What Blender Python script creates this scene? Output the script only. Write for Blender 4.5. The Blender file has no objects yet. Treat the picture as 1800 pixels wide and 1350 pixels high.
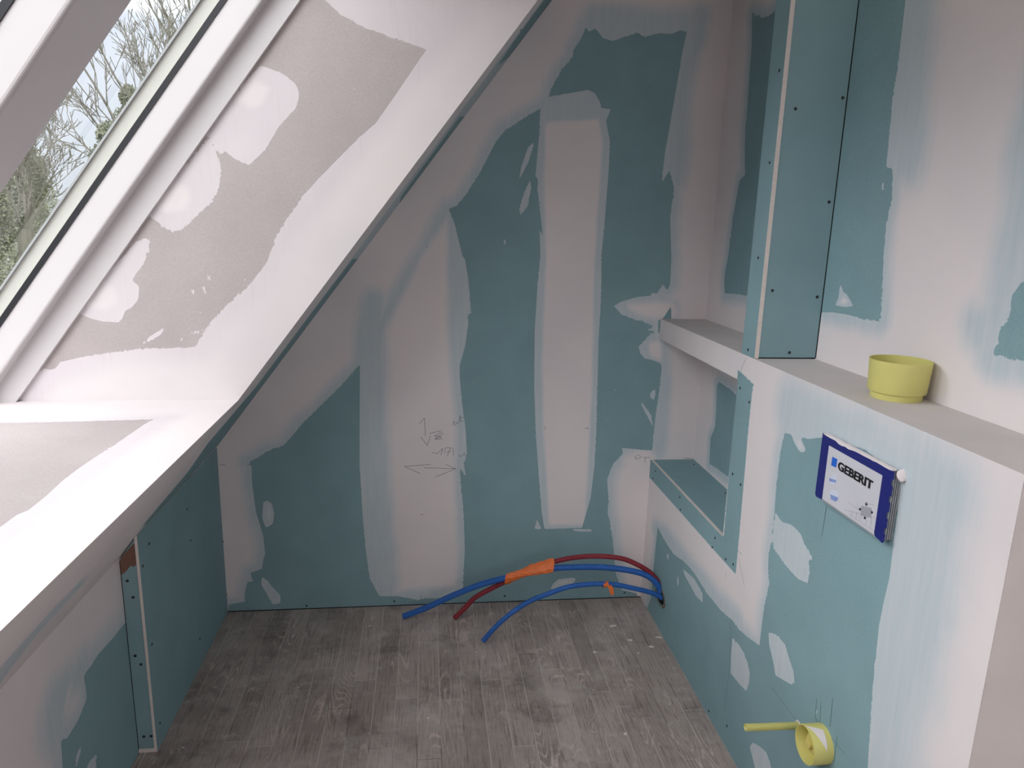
import bpy, bmesh, math, random, json
import numpy as np
from mathutils import Vector, Matrix
sc = bpy.context.scene
C = sc.collection
PI = math.pi
# ---------------------------------------------------------------- camera
cam_d = bpy.data.cameras.new('camera'); cam = bpy.data.objects.new('camera', cam_d); C.objects.link(cam)
cam_d.sensor_width = 36; cam_d.lens = 1268.31 / 1800 * 36; cam_d.clip_start = .02; cam_d.clip_end = 300
cam.matrix_world = Matrix([[0.992963, 0.000111, -0.118425, -0.928713], [-0.11548, 0.222553, -0.968057, -2.772626], [0.026248, 0.974921, 0.220999, 1.585147], [0, 0, 0, 1]])
sc.camera = cam
# ---------------------------------------------------------------- world: bright overcast sky, brighter towards the zenith
w = bpy.data.worlds.new('overcast_sky'); sc.world = w; w.use_nodes = True
nt = w.node_tree; nt.nodes.clear()
wo = nt.nodes.new('ShaderNodeOutputWorld'); bg = nt.nodes.new('ShaderNodeBackground')
tc = nt.nodes.new('ShaderNodeTexCoord'); sx = nt.nodes.new('ShaderNodeSeparateXYZ'); rp = nt.nodes.new('ShaderNodeValToRGB')
nz = nt.nodes.new('ShaderNodeTexNoise'); nz.inputs['Scale'].default_value = 3.0; nz.inputs['Detail'].default_value = 4
nt.links.new(tc.outputs['Generated'], sx.inputs[0]); nt.links.new(tc.outputs['Generated'], nz.inputs['Vector'])
ad = nt.nodes.new('ShaderNodeMath'); ad.operation = 'MULTIPLY_ADD'; ad.inputs[1].default_value = .12; ad.inputs[2].default_value = -.06
nt.links.new(nz.outputs['Fac'], ad.inputs[0])
a2 = nt.nodes.new('ShaderNodeMath'); a2.operation = 'ADD'; nt.links.new(sx.outputs['Z'], a2.inputs[0]); nt.links.new(ad.outputs[0], a2.inputs[1])
nt.links.new(a2.outputs[0], rp.inputs['Fac'])
cr = rp.color_ramp
cr.elements[0].position = 0; cr.elements[0].color = (.215, .229, .251, 1)
cr.elements[1].position = 1; cr.elements[1].color = (.6, .6, .62, 1)
e = cr.elements.new(.24); e.color = (.245, .265, .302, 1)
e = cr.elements.new(.40); e.color = (2.3, 2.3, 2.36, 1)
nt.links.new(rp.outputs['Color'], bg.inputs['Color']); bg.inputs['Strength'].default_value = 1.0
nt.links.new(bg.outputs[0], wo.inputs[0])
# added soft fill from behind the camera, no window is modelled there
ld = bpy.data.lights.new('rear_fill_light', 'AREA'); ld.shape = 'RECTANGLE'; ld.size = 1.3; ld.size_y = 1.3; ld.energy = 3.4; ld.color = (1.0, .97, .96)
lo = bpy.data.objects.new('rear_fill_light', ld); C.objects.link(lo); lo.location = (-.55, -3.93, 1.35); lo.rotation_euler = (PI/2, 0, 0)
# ---------------------------------------------------------------- view
vs = sc.view_settings; vs.view_transform = 'Standard'; vs.look = 'None'; vs.gamma = 1; vs.use_curve_mapping = False
vs.exposure = 1.87
# ---------------------------------------------------------------- constants of the attic room (metres)
W, D, H = 1.7298, .1863, 1.2187          # left casing, right wall, ledge height
YR, YB, YE = -.7454, -.797, -1.8062      # far recess side, front of the left casing, end of the half wall
YC1, YC2 = -.7613, -.8463                # the column
KX, SZ0, ANG, SILL, X0 = -1.784, .7042, .92338, 1.076, -1.4487
YN, NZ, CZ = -4.0, 2.42, 2.42            # wall behind the camera, ceiling height
SA, CA, TA = math.sin(ANG), math.cos(ANG), math.tan(ANG)
def slope_x(z): return -W + (z - SZ0) / TA
def sp(s, y, off): return (-W + s*CA - off*SA, y, SZ0 + s*SA + off*CA)
DATA = json.loads(r'''{"T":{"back":[["+a",0,1,[]],["-a",0,1,[-3468,-99,-3450,64,-3319,89,-3320,161,-3292,261,-3248,264,-3266,340,-3176,372,-3142,520,-3149,654,-3195,864,-3213,1103,-3210,1244,-3230,1277,-3129,1336,-3040,1391,-2967,1404,-2894,1487,-2804,1596,-2653,1746,-2506,1895,-2361,2062,-1688,3243,-1629,3265,-1566,3345,-1475,3482,-1426,3577,-1341,3740,-1284,3810,-1177,3881,-1094,3936,-1016,3979,-964,4060,-953,4111,-879,4246,-799,4339,-797,4385,-738,4476,-712,4545,-690,4512,-641,4538,-583,4476,-510,4461,-435,4488,-327,4528,-278,4500,-161,4533,-75,4530,-8,4560,40,4551,20,4419,-59,3694,-53,3846,-70,3486,-14,3572,32,3447,18,3222,49,2932,57,2710,37,2665,-3,2709,-44,2637,-100,2641,-80,2614,80,2531,96,2325,-45,2324,-90,2301,7,2255,39,2022,34,1895,15,1626,8,1382,12,1337,-120,1348,-252,1365,-239,1315,-320,1217,-361,1088,-336,901,-340,799,-315,712,-281,540,-232,221,-173,74,-33,36,-32,-139]],["+a",0,1,[-2361,2062,-2066,2590,-1688,3243,-1640,3120,-1583,2898,-1565,2877,-1537,2728,-1512,2467,-1538,2445,-1533,2378,-1553,2213,-1595,2051,-1594,1959,-1569,1710,-1545,1555,-1529,1331,-1542,1268,-1555,1254,-1535,1132,-1587,1211,-1576,1074,-1550,827,-1537,488,-1552,109,-1613,59,-1866,58,-1923,45,-2087,88,-2242,94,-2318,257,-2346,512,-2367,845,-2381,1246,-2375,1561,-2362,2017]],["+a",0,1,[-964,4060,-846,4084,-678,4119,-626,4102,-580,4037,-569,3998,-495,3993,-522,3928,-529,3908,-491,3772,-489,3658,-488,3556,-499,3136,-510,2920,-494,2626,-496,2252,-485,1867,-473,1465,-474,1219,-493,920,-553,661,-873,659,-902,812,-930,1063,-972,1469,-1000,1867,-1011,2325,-1001,2693,-986,2910,-1002,3123,-969,3039,-1025,3402,-1028,3484,-1046,3496,-1040,3578,-1026,3808,-1024,3990]],["+a",0,1,[-326,2571,-388,2534,-320,2467,-192,2423,-51,2407,17,2439,100,2576,-66,2623,-204,2608]],["+a",0,1,[-68,2324,-120,2264,-168,2208,-146,2153,-110,2116,-28,2097,55,2060,64,2256,-41,2278]],["+a",0,1,[-130,2406,-20,2430,-7,2255,-52,2292,-36,2333,-103,2347,-48,2375]],["+a",0,1,[-3135,944,-3103,958,-3070,929,-3056,846,-3069,764,-3101,740,-3128,726,-3150,814]],["+a",0,1,[-3179,297,-3136,270,-3107,219,-3039,130,-3042,63,-3101,50,-3134,118,-3154,170,-3187,232]],["+a",0,1,[-1071,3738,-1066,3710,-1104,3588,-1169,3463,-1151,3574,-1108,3697]],["+a",0,1,[-1083,3466,-1073,3413,-1099,3276,-1149,3208,-1159,3257,-1124,3383]],["+a",0,1,[-1266,3041,-1256,3007,-1264,2977,-1273,3007]],["+a",0,1,[-799,119,-771,165,-728,196,-610,208,-579,191,-603,154,-642,139,-715,121,-788,97]],["+a",0,1,[-3,1871,-38,1833,-45,1795,-10,1771,2,1809]],["+a",0,1,[-124,1761,-99,1742,-20,1641,2,1543,-31,1592,-96,1704]],["+a",0,1,[-959,661,-938,747,-897,659]],["+a",0,1,[-640,648,-469,648,-468,623,-615,632]],["+a",0,1,[-395,1604,-377,1614,-385,1585]],["+a",0,1,[-344,1867,-324,1852,-343,1848]],["+b",0,0.02,[]],["-b",0.012,0.045,[-3468,-99,-3450,64,-3319,89,-3320,161,-3292,261,-3248,264,-3266,340,-3176,372,-3142,520,-3149,654,-3195,864,-3213,1103,-3210,1244,-3230,1277,-3129,1336,-3040,1391,-2967,1404,-2894,1487,-2804,1596,-2653,1746,-2506,1895,-2361,2062,-1688,3243,-1629,3265,-1566,3345,-1475,3482,-1426,3577,-1341,3740,-1284,3810,-1177,3881,-1094,3936,-1016,3979,-964,4060,-953,4111,-879,4246,-799,4339,-797,4385,-738,4476,-712,4545,-690,4512,-641,4538,-583,4476,-510,4461,-435,4488,-327,4528,-278,4500,-161,4533,-75,4530,-8,4560,40,4551,20,4419,-59,3694,-53,3846,-70,3486,-14,3572,32,3447,18,3222,49,2932,57,2710,37,2665,-3,2709,-44,2637,-100,2641,-80,2614,80,2531,96,2325,-45,2324,-90,2301,7,2255,39,2022,34,1895,15,1626,8,1382,12,1337,-120,1348,-252,1365,-239,1315,-320,1217,-361,1088,-336,901,-340,799,-315,712,-281,540,-232,221,-173,74,-33,36,-32,-139]],["+b",0,0.03,[-2153,2416,-1894,2934,-1684,3230,-1670,3106,-1667,2769,-1655,2244,-1644,2064,-1615,1789,-1590,1508,-1596,1221,-1583,827,-1571,136,-2134,110,-2166,542,-2185,939,-2200,1513,-2210,2017,-2331,2039,-2241,2240]],["+b",0.0,0.016,[-998,3841,-979,3894,-574,3938,-534,3759,-532,3554,-544,3135,-543,2701,-524,2252,-514,1786,-512,1304,-519,675,-850,684,-883,1062,-929,1550,-955,2020,-962,2473,-960,2911,-988,3333]],["-bs",0,0.05,[-2322,2501,-2216,2545,-2210,2062,-2200,1513,-2172,841,-2134,131,-2366,140,-2389,1327,-2374,2017]],["-bs",0,0.03,[-1660,2939,-1636,2597,-1633,2244,-1596,2064,-1500,2245,-1485,2686,-1553,2941]],["-bs",0,0.05,[11,4534,106,4693,155,4619,65,4145,86,3617,54,3448,-81,3444,-76,3979]],["-bs",0,0.05,[-704,4382,-675,4630,-509,4658,-211,4637,66,4652,57,4498,-328,4470]],["-bs",0,0.04,[-34,1975,76,1975,88,1689,89,1346,-21,1323]],["+b",0,0.02,[-3104,939,-3079,919,-3069,847,-3095,774,-3128,814]],["+b",0,0.02,[-765,133,-713,185,-614,197,-622,155]],["+bs",0,0.04,[-262,1301,78,1297,175,-10,-163,84,-229,590,-234,1001]],["+bs",0,0.03,[-302,2557,-64,2597,124,2577,135,2431,-193,2437]],["+bs",0,0.02,[-87,2255,31,2256,44,2083,-78,2130]]],"right":[["+a",0,1,[]],["-a",0,1,[-357,4613,-418,4576,-473,4562,-531,4534,-633,4519,-733,4531,-1620,4405,-2087,4230,-2095,3976,-2091,3765,-2113,3474,-2170,3457,-2188,3319,-2175,3184,-2188,3048,-2210,2911,-2237,2732,-2105,2725,-1950,2728,-1812,2723,-1680,2706,-1407,2703,-702,2698,-541,2694,-329,2677,-302,2751,-295,2827,-329,2955,-348,3231,-378,3363,-407,3493,-494,3527,-452,3672,-417,3867,-429,3896,-420,4017,-399,4390]],["-a",0,1,[-3177,3037,-3047,2992,-3029,2962,-3012,2939,-3019,2885,-3015,2851,-2997,2822,-2984,2802,-2990,2751,-2972,2726,-2968,2704,-3044,2703,-3125,2705,-3253,2703]],["-a",0,1,[-336,1972,-373,2007,-631,1993,-694,1978,-844,1994,-1113,1983,-1152,1434,-694,1356,-631,1351,-457,1344,-333,1328,-309,1537,-376,1650,-368,1785]],["+a",0,1,[-1842,2888,-1864,2865,-1880,2842,-1915,2834,-1965,2800,-1991,2779,-1925,2765,-1821,2762,-1843,2811]],["+as",0,1,[-2101,3408,-2122,3374,-2107,3361,-2092,3389]],["+b",0,0.02,[]],["-b",0.015,0.04,[-357,4613,-418,4576,-473,4562,-531,4534,-633,4519,-733,4531,-1620,4405,-2087,4230,-2095,3976,-2091,3765,-2113,3474,-2170,3457,-2188,3319,-2175,3184,-2188,3048,-2210,2911,-2237,2732,-2105,2725,-1950,2728,-1812,2723,-1680,2706,-1407,2703,-702,2698,-541,2694,-329,2677,-302,2751,-295,2827,-329,2955,-348,3231,-378,3363,-407,3493,-494,3527,-452,3672,-417,3867,-429,3896,-420,4017,-399,4390]],["-b",0.02,0.05,[-3177,3037,-3047,2992,-3029,2962,-3012,2939,-3019,2885,-3015,2851,-2997,2822,-2984,2802,-2990,2751,-2972,2726,-2968,2704,-3044,2703,-3125,2705,-3253,2703]],["-b",0.015,0.03,[-336,1972,-373,2007,-631,1993,-694,1978,-844,1994,-1113,1983,-1152,1434,-694,1356,-631,1351,-457,1344,-333,1328,-309,1537,-376,1650,-368,1785]],["-bs",0,0.08,[-2088,4225,-2228,4187,-2286,3817,-2314,3468,-2258,3446,-2159,3505,-2084,3927]],["-bs",0,0.06,[-2924,3529,-3004,3793,-3177,3037,-3017,2819,-2893,2742,-2829,2826,-2930,2885,-2936,3237]],["+b",0,0.01,[-1894,2831,-1967,2791,-1913,2770,-1830,2769]]],"pre":[["+a",0,1,[]],["-a",0,1,[-2122,2127,-2292,2157,-2351,2164,-2477,2211,-2803,2258,-3033,2226,-3065,2083,-3067,1980,-3075,1800,-3064,1685,-3058,1578,-3067,1452,-3076,1325,-3097,1150,-3122,948,-3158,667,-2128,-343,-161,-46,-276,151,-277,419,-298,790,-449,760,-617,744,-720,748,-885,788,-1022,804,-1111,806,-1253,796,-1329,782,-1586,793,-1754,825,-1862,825,-1939,836,-2114,881,-2116,1121,-2143,1274,-2110,1358,-2101,1425,-2114,1518,-2110,1681,-2101,1833,-2103,2018]],["-a",0,1,[395,1271,8,1260,-1523,1266,-1499,2274,-1494,2333,-1720,2293,-1708,2281,-1707,2074,-1723,1611,-1737,1123,10,1104,531,1066]],["+a",0,1,[-2127,1688,-2171,1668,-2209,1665,-2289,1688,-2347,1689,-2395,1680,-2436,1650,-2484,1630,-2530,1614,-2492,1593,-2511,1535,-2508,1476,-2419,1450,-2281,1458,-2146,1490,-2116,1536,-2123,1621]],["+a",0,1,[-1779,717,-1866,734,-1940,725,-2001,698,-2041,658,-2046,599,-2024,527,-1934,508,-1804,495,-1788,602]],["+a",0,1,[-2195,1013,-2249,1043,-2291,1055,-2373,1054,-2433,1004,-2476,974,-2505,922,-2471,888,-2393,860,-2316,833,-2285,881,-2216,953]],["+a",0,1,[-2161,292,-2240,331,-2318,358,-2355,342,-2380,321,-2420,291,-2314,161,-2244,155,-2135,241]],["+a",0,1,[-899,727,-1011,750,-1120,767,-1286,746,-1300,682,-1176,668,-940,704]],["+a",0,1,[-2185,2143,-2229,2108,-2281,2082,-2315,2082,-2348,2104,-2322,2125,-2296,2141,-2284,2167]],["+as",0,1,[-575,691,-604,681,-586,644,-556,657]],["+as",0,1,[-820,641,-848,573,-812,568]],["+a",0,1,[-2708,926,-2723,931,-2720,895,-2705,896]],["+a",0,1,[-2165,1720,-2178,1719,-2163,1700]],["+b",0,0.02,[]],["-b",0,0.004,[395,1271,8,1260,-1523,1266,-1499,2274,-1494,2333,-1720,2293,-1708,2281,-1707,2074,-1723,1611,-1737,1123,10,1104,531,1066]],["-b",0.006,0.05,[-2122,2127,-2292,2157,-2351,2164,-2477,2211,-2803,2258,-3033,2226,-3065,2083,-3067,1980,-3075,1800,-3064,1685,-3058,1578,-3067,1452,-3076,1325,-3097,1150,-3122,948,-3158,667,-2128,-343,-161,-46,-276,151,-277,419,-298,790,-449,760,-617,744,-720,748,-885,788,-1022,804,-1111,806,-1253,796,-1329,782,-1586,793,-1754,825,-1862,825,-1939,836,-2114,881,-2116,1121,-2143,1274,-2110,1358,-2101,1425,-2114,1518,-2110,1681,-2101,1833,-2103,2018]],["-bs",0,0.1,[-2099,2308,-2465,2349,-2782,2353,-3019,2316,-3338,2306,-3344,2092,-3337,1794,-3324,1500,-3297,1099,-3293,799,-3095,606,-3024,1288,-3031,1946,-3050,2149,-2746,2135,-2252,2109]],["-bs",0,0.05,[-220,735,-488,831,-991,841,-1262,851,-1849,882,-1624,747,-659,675]],["+bs",0,0.012,[-2212,1622,-2245,1617,-2237,1595,-2211,1602]],["+bs",0,0.01,[-2250,951,-2271,944,-2262,925]],["+b",0,0.012,[-2238,2119,-2279,2088,-2318,2092,-2332,2105,-2273,2140]],["+b",0,0.03,[-2344,2196,-2474,2224,-3021,2229,-3053,2198,-3058,2240,-2960,2256,-2719,2257,-2441,2234]]],"slope":[["+a",0,1,[]],["-a",0,1,[-992,4436,249,4785,-39,4308,-660,4125,-884,4230]],["-a",0,1,[-631,3813,780,4000,300,3244,-500,3309]],["-a",0,1,[-669,2898,1109,2800,439,2350,100,1516,-10,1435,-593,1414,-997,1311,-999,1235,-1636,1475,-1204,1631,-1330,1850,-756,2058,-752,2513]],["+b",0,0.012,[]],["-b",0,0.02,[-992,4436,1286,5077,1624,2301,1887,870,-593,1414,-997,1311,-1406,1304,-1636,1475,-1204,1631,-1330,1850,-756,2058,-752,2513]],["-b",0,0.02,[-2749,1721,-2582,1634,-2946,1609,-2957,1433,-3275,1698,-3011,1748]]],"rev":[["-a",0,1,[]],["+a",0,1,[-1966,-977,-5428,-656,-4991,1983,-4081,2103,-3950,2298,-3926,2308,-3892,2333,-3862,2323,-3826,2333,-3815,2364,-3726,2386,-3588,2412,-3391,2441,-3235,2445,-3108,2452,-3052,2537,-3025,2578,-2997,2609,-2933,2681,-2877,2728,-2830,2765,-2783,2818,-2745,2867,-2704,2920,-2694,2950,-2647,3062,-2575,3170,-2504,3272,-2400,3380,-2300,3481,-2201,3579,-2120,3648,-2001,3813,-1921,3928,-1854,4022,-1999,4061,-2142,4099,-2283,4161,-2392,4252,-815,4344]],["+a",0,1,[-2744,3853,-2691,3904,-2658,3895,-2594,3874,-2553,3851,-2520,3825,-2505,3782,-2509,3744,-2525,3707,-2570,3658,-2614,3611,-2651,3554,-2686,3496,-2722,3461,-2775,3416,-2809,3432,-2843,3442,-2864,3461,-2886,3475,-2912,3468,-2939,3481,-2951,3517,-2958,3550,-3014,3548]],["+a",0,1,[-2987,3521,-2958,3542,-2942,3487,-2922,3439,-2916,3403,-2923,3334,-2941,3279,-2969,3229,-3000,3194,-3030,3170,-3092,3110,-3137,3076,-3180,3067,-3235,3097,-3277,3134,-3323,3156]],["+a",0,1,[-3364,3010,-3320,3031,-3297,3026,-3305,2967,-3339,2892,-3377,2847,-3404,2807,-3369,2778,-3381,2705,-3416,2665,-3452,2644,-3470,2604,-3492,2582,-3529,2585,-3572,2587,-3628,2602,-3674,2623,-3709,2647]],["+a",0,1,[-3396,2450,-3342,2506,-3265,2554,-3260,2544,-3289,2513]],["+a",0,1,[-3133,2521,-3096,2543,-3050,2552,-3082,2527]],["+a",0,1,[-3194,2489,-3166,2502,-3179,2489]],["+a",0,1,[-3018,2832,-3011,2847,-3001,2817,-3016,2814]],["+a",0,1,[-3113,2761,-3089,2764,-3095,2731,-3102,2746]],["+a",0,1,[-3053,2783,-3033,2777,-3030,2726,-3041,2747]],["+a",0,1,[-3083,2645,-3053,2648,-3072,2633]],["+a",0,1,[-2833,2826,-2810,2820,-2825,2811]],["-b",0,0.02,[]],["+b",0,0.06,[-1966,-977,-5428,-656,-4996,1951,-4089,2039,-3859,2292,-3531,2402,-3237,2426,-3087,2446,-2990,2578,-2769,2797,-2674,2920,-2547,3133,-2301,3432,-2061,3727,-1883,3957,-1737,4129,-1622,4297,-815,4344]],["+b",0,0.02,[-2774,3814,-2725,3854,-2625,3812,-2651,3757,-2675,3709,-2719,3682,-2762,3677,-2794,3701,-2827,3721,-2863,3720]],["+b",0,0.02,[-3186,3289,-3141,3327,-3100,3320,-3068,3292,-3062,3250,-3071,3206,-3102,3165,-3134,3155,-3169,3146,-3204,3136,-3257,3172,-3287,3194]],["+b",0,0.02,[-3598,2768,-3546,2805,-3497,2785,-3479,2764,-3477,2719,-3492,2677,-3548,2633,-3610,2642,-3660,2653,-3683,2677]]],"sill":[["-a",0,1,[]],["+a",0,1,[-3236,-3079,-3219,-3041,-3222,-2974,-3226,-2898,-3241,-2750,-3245,-2634,-3242,-2479,-3231,-2307,-3227,-2105,-3223,-1960,-3212,-1878,-3478,-1903,-3699,-1919,-3902,-1924,-4578,-2022,-6300,356,-1119,572,-2087,-4531,-2808,-4466,-3234,-3469]],["-b",0,0.02,[]],["+b",0,0.05,[-3186,-3176,-3174,-3008,-3179,-2784,-3162,-2482,-3158,-2107,-3148,-1826,-3496,-1861,-3719,-1877,-3924,-1883,-4612,-1975,-6300,356,-1119,572,-2087,-4531,-2808,-4466,-3172,-3573]]],"knee":[["+a",0,1,[]],["-a",0,1,[-1514,854,-1610,867,-1748,871,-1937,889,-2025,881,-2108,882,-2101,747,-2211,700,-2324,690,-2377,727,-2393,584,-2417,383,-1526,-451,-1353,308]],["+a",0,1,[-2284,483,-2266,539,-2224,561,-2211,540,-2249,509]],["+a",0,1,[-2197,409,-2133,411,-2058,389,-2090,365,-2089,315]],["+b",0,0.02,[]],["-b",0.01,0.08,[-1514,854,-1610,867,-1748,871,-1937,889,-2025,881,-2108,882,-2101,747,-2211,700,-2324,690,-2377,727,-2393,584,-2417,383,-1526,-451,-1353,308]],["-bs",0,0.08,[-2077,933,-2137,941,-2303,978,-2413,967,-2470,831,-2375,663,-2353,831,-2261,917,-2094,863]],["+bs",0,0.03,[-2255,944,-2199,936,-2255,819,-2331,783,-2343,854]]]},"SC":{"colfront":[-1643,3981,-1639,3513,-1604,2474,-1616,3002],"boxside":[-1438,1278,-742,974,-6,621,-1553,1195,-10,161,-712,203,-1530,681,-1521,143,-760,1211],"pre":[-143,1209,-100,1129,-727,1215,-759,1129,-1400,1201,-1370,1123,-1586,1145,-1694,1165,-1564,1699,-1684,1675,-1549,2233,-1686,2181,-1558,41,-1832,143],"niche":[326,-135,328,-768,21,-542],"back":[-2834,29,-2121,42,-1193,54,-146,46],"slope":[-1035,4250],"colside":[89,3787,347,3853,340,3315,67,2826,337,2794,209,2474],"boxend":[-3536,1124,-3514,1021,-3534,648,-3507,591,-3531,107,-3489,108]},"PM":{"back":[[-1910,1581,-1870,1627,-1861,1482],[-1897,1473,-1847,1401,-1820,1482],[-1829,1501,-1739,1523],[-1793,1477,-1730,1514],[-1784,1462,-1721,1500],[-1789,1481,-1735,1471,-1789,1453,-1725,1457],[-1807,1344,-1770,1329,-1725,1376,-1738,1319],[-1711,1333,-1702,1376],[-1702,1381,-1661,1380,-1688,1309],[-1693,1342,-1661,1352],[-1643,1380,-1638,1313],[-1597,1322,-1579,1303,-1551,1331,-1533,1307],[-1820,1243,-2028,1227,-1906,1167],[-1874,1215,-1623,1202],[-1702,1242,-1619,1202,-1779,1136],[-1649,1565,-1636,1603,-1627,1565],[-1618,1574,-1609,1593,-1600,1579],[-1595,1593,-1587,1649,-1582,1598,-1564,1602],[-1578,1626,-1560,1635],[-3239,1263,-3214,1258],[-3448,1261,-3406,1261],[-1907,810,-1879,814],[-905,1550,-895,1526],[-547,1523,-543,1538,-571,1533],[-113,1304,-136,1284,-124,1264,-111,1279],[-102,1299,-87,1284,-100,1264],[-67,1278,-4,1278],[-43,1278,-50,1238],[292,1269,366,1263],[-1899,86,-1899,49]],"pre":[[-1727,1275,-1790,1280],[-1759,1242,-1868,1111],[-1603,1073,-1612,1035],[-2581,1908,-2575,1756],[-2303,745,-2568,746],[-2707,978,-2714,878,-2762,849],[-2745,969,-2761,855],[-2826,1066,-2835,922],[-2718,881,-2750,880,-2887,883,-2965,887],[-2897,921,-2899,787],[-1743,799,-1787,534,-1782,210],[-2338,1207,-2357,1205],[-1592,2424,-1551,2362,-1519,2293]],"slope":[]}}''')
def pts2(l): return [(l[i]/2000., l[i+1]/2000.) for i in range(0, len(l), 2)]
# ---------------------------------------------------------------- node helpers and materials
def newmat(name):
    m = bpy.data.materials.new(name); m.use_nodes = True
    return m, m.node_tree, m.node_tree.nodes['Principled BSDF']
def N(nt, typ, **kw):
    n = nt.nodes.new(typ)
    for k, v in kw.items():
        if k in ('operation', 'blend_type', 'data_type', 'interpolation_type', 'attribute_name', 'wave_type', 'bands_direction', 'rings_direction', 'noise_dimensions', 'clamp', 'wave_profile', 'invert'): setattr(n, k, v)
        else:
            key = int(k[1:]) if k[0] == 'i' and k[1:].isdigit() else k
            if hasattr(v, 'is_output') or isinstance(v, bpy.types.NodeSocket): nt.links.new(v, n.inputs[key])
            else: n.inputs[key].default_value = v
    return n
def mth(nt, op, a, b=0., c=None):
    n = nt.nodes.new('ShaderNodeMath'); n.operation = op
    for i, v in enumerate((a, b, c)):
        if v is None: continue
        if isinstance(v, bpy.types.NodeSocket): nt.links.new(v, n.inputs[i])
        else: n.inputs[i].default_value = v
    return n.outputs[0]
def mixc(nt, f, a, b, bt='MIX'):
    n = nt.nodes.new('ShaderNodeMix'); n.data_type = 'RGBA'; n.blend_type = bt
    for i, v in ((0, f), (6, a), (7, b)):
        if isinstance(v, bpy.types.NodeSocket): nt.links.new(v, n.inputs[i])
        else: n.inputs[i].default_value = v if i == 0 else (*v, 1)
    return n.outputs[2]
def sstep(nt, v, lo, hi, smooth=True):
    n = nt.nodes.new('ShaderNodeMapRange'); n.interpolation_type = 'SMOOTHSTEP' if smooth else 'LINEAR'
    nt.links.new(v, n.inputs[0]); n.inputs[1].default_value = lo; n.inputs[2].default_value = hi
    return n.outputs[0]
def noise(nt, vec, scale, detail=2., rough=.5, stretch=None):
    if stretch:
        mp = nt.nodes.new('ShaderNodeMapping'); nt.links.new(vec, mp.inputs[0]); mp.inputs['Scale'].default_value = stretch; vec = mp.outputs[0]
    n = nt.nodes.new('ShaderNodeTexNoise'); nt.links.new(vec, n.inputs['Vector'])
    n.inputs['Scale'].default_value = scale; n.inputs['Detail'].default_value = detail; n.inputs['Roughness'].default_value = rough
    return n.outputs['Fac']
GREEN = (.225, .355, .385); GREY = (.400, .355, .352); PLASTER = (.760, .700, .700)
def board_mat(name, base, thin, plaster=PLASTER, streak=(60, 60, 5)):
    """plasterboard with filler: attribute 'a' is the distance (m) inside a filler stroke, 'b' how thick the filler lies"""
    m, nt, p = newmat(name)
    tc = nt.nodes.new('ShaderNodeTexCoord'); V = tc.outputs['Object']
    A = nt.nodes.new('ShaderNodeAttribute'); A.attribute_name = 'a'
    B = nt.nodes.new('ShaderNodeAttribute'); B.attribute_name = 'b'
    rag = sstep(nt, noise(nt, V, 5, 1), .46, .58)
    amp = mth(nt, 'MULTIPLY_ADD', rag, .016, .0014)
    nn = mth(nt, 'SUBTRACT', noise(nt, V, 95, 3, .65), .5)
    ae = mth(nt, 'MULTIPLY_ADD', nn, amp, A.outputs['Fac'])
    thinm = sstep(nt, ae, -.0006, .0008)
    sn = noise(nt, V, 1, 4, .6, streak)
    be = mth(nt, 'ADD', B.outputs['Fac'], mth(nt, 'MULTIPLY', mth(nt, 'SUBTRACT', noise(nt, V, 7, 3), .5), .9))
    be = mth(nt, 'ADD', be, mth(nt, 'MULTIPLY', mth(nt, 'SUBTRACT', sn, .5), .13))
    thick = mth(nt, 'MULTIPLY', sstep(nt, be, -.15, 1.1), thinm)
    # paper colour with faint mottling and scuffs
    mot = mth(nt, 'MULTIPLY_ADD', noise(nt, V, 260, 2, .7), .34, .83)
    mot = mth(nt, 'MULTIPLY', mot, mth(nt, 'MULTIPLY_ADD', noise(nt, V, 6, 3), .24, .88))
    bc = mixc(nt, 1., base, mot, 'MULTIPLY')
    dust = mth(nt, 'MULTIPLY', sstep(nt, noise(nt, V, 16, 5, .72), .62, .8), .16)
    bc = mixc(nt, dust, bc, plaster)
    tn = mixc(nt, mth(nt, 'MULTIPLY', sstep(nt, sn, .3, .8), .22), thin, plaster)
    tn = mixc(nt, mth(nt, 'MULTIPLY', sstep(nt, noise(nt, V, 1, 3, .6, (90, 90, 6)), .5, .8), .16), tn, base)
    pl = mixc(nt, sstep(nt, noise(nt, V, 3.5, 4), .35, .7), plaster, tuple(c*f for c, f in zip(plaster, (.94, .955, .965))))
    pl = mixc(nt, mth(nt, 'MULTIPLY', sstep(nt, noise(nt, V, 500, 1), .4, .8), .06), pl, tuple(c*.8 for c in plaster))
    col = mixc(nt, thinm, bc, tn); col = mixc(nt, thick, col, pl)
    nt.links.new(col, p.inputs['Base Color']); p.inputs['Roughness'].default_value = .85; p.inputs['Specular IOR Level'].default_value = .25
    bp = nt.nodes.new('ShaderNodeBump'); bp.inputs['Strength'].default_value = .35; bp.inputs['Distance'].default_value = .0015
    hgt = mth(nt, 'ADD', mth(nt, 'MULTIPLY', thinm, .35), mth(nt, 'MULTIPLY', thick, .4))
    hgt = mth(nt, 'ADD', hgt, mth(nt, 'MULTIPLY', noise(nt, V, 25, 3), .5))
    nt.links.new(hgt, bp.inputs['Height']); nt.links.new(bp.outputs[0], p.inputs['Normal'])
    return m
M_green = board_mat('green_board_with_filler', GREEN, (.500, .575, .610))
M_grey = board_mat('grey_board_with_filler', GREY, (.595, .550, .570), (.680, .632, .630), streak=(8, 60, 8))
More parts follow.
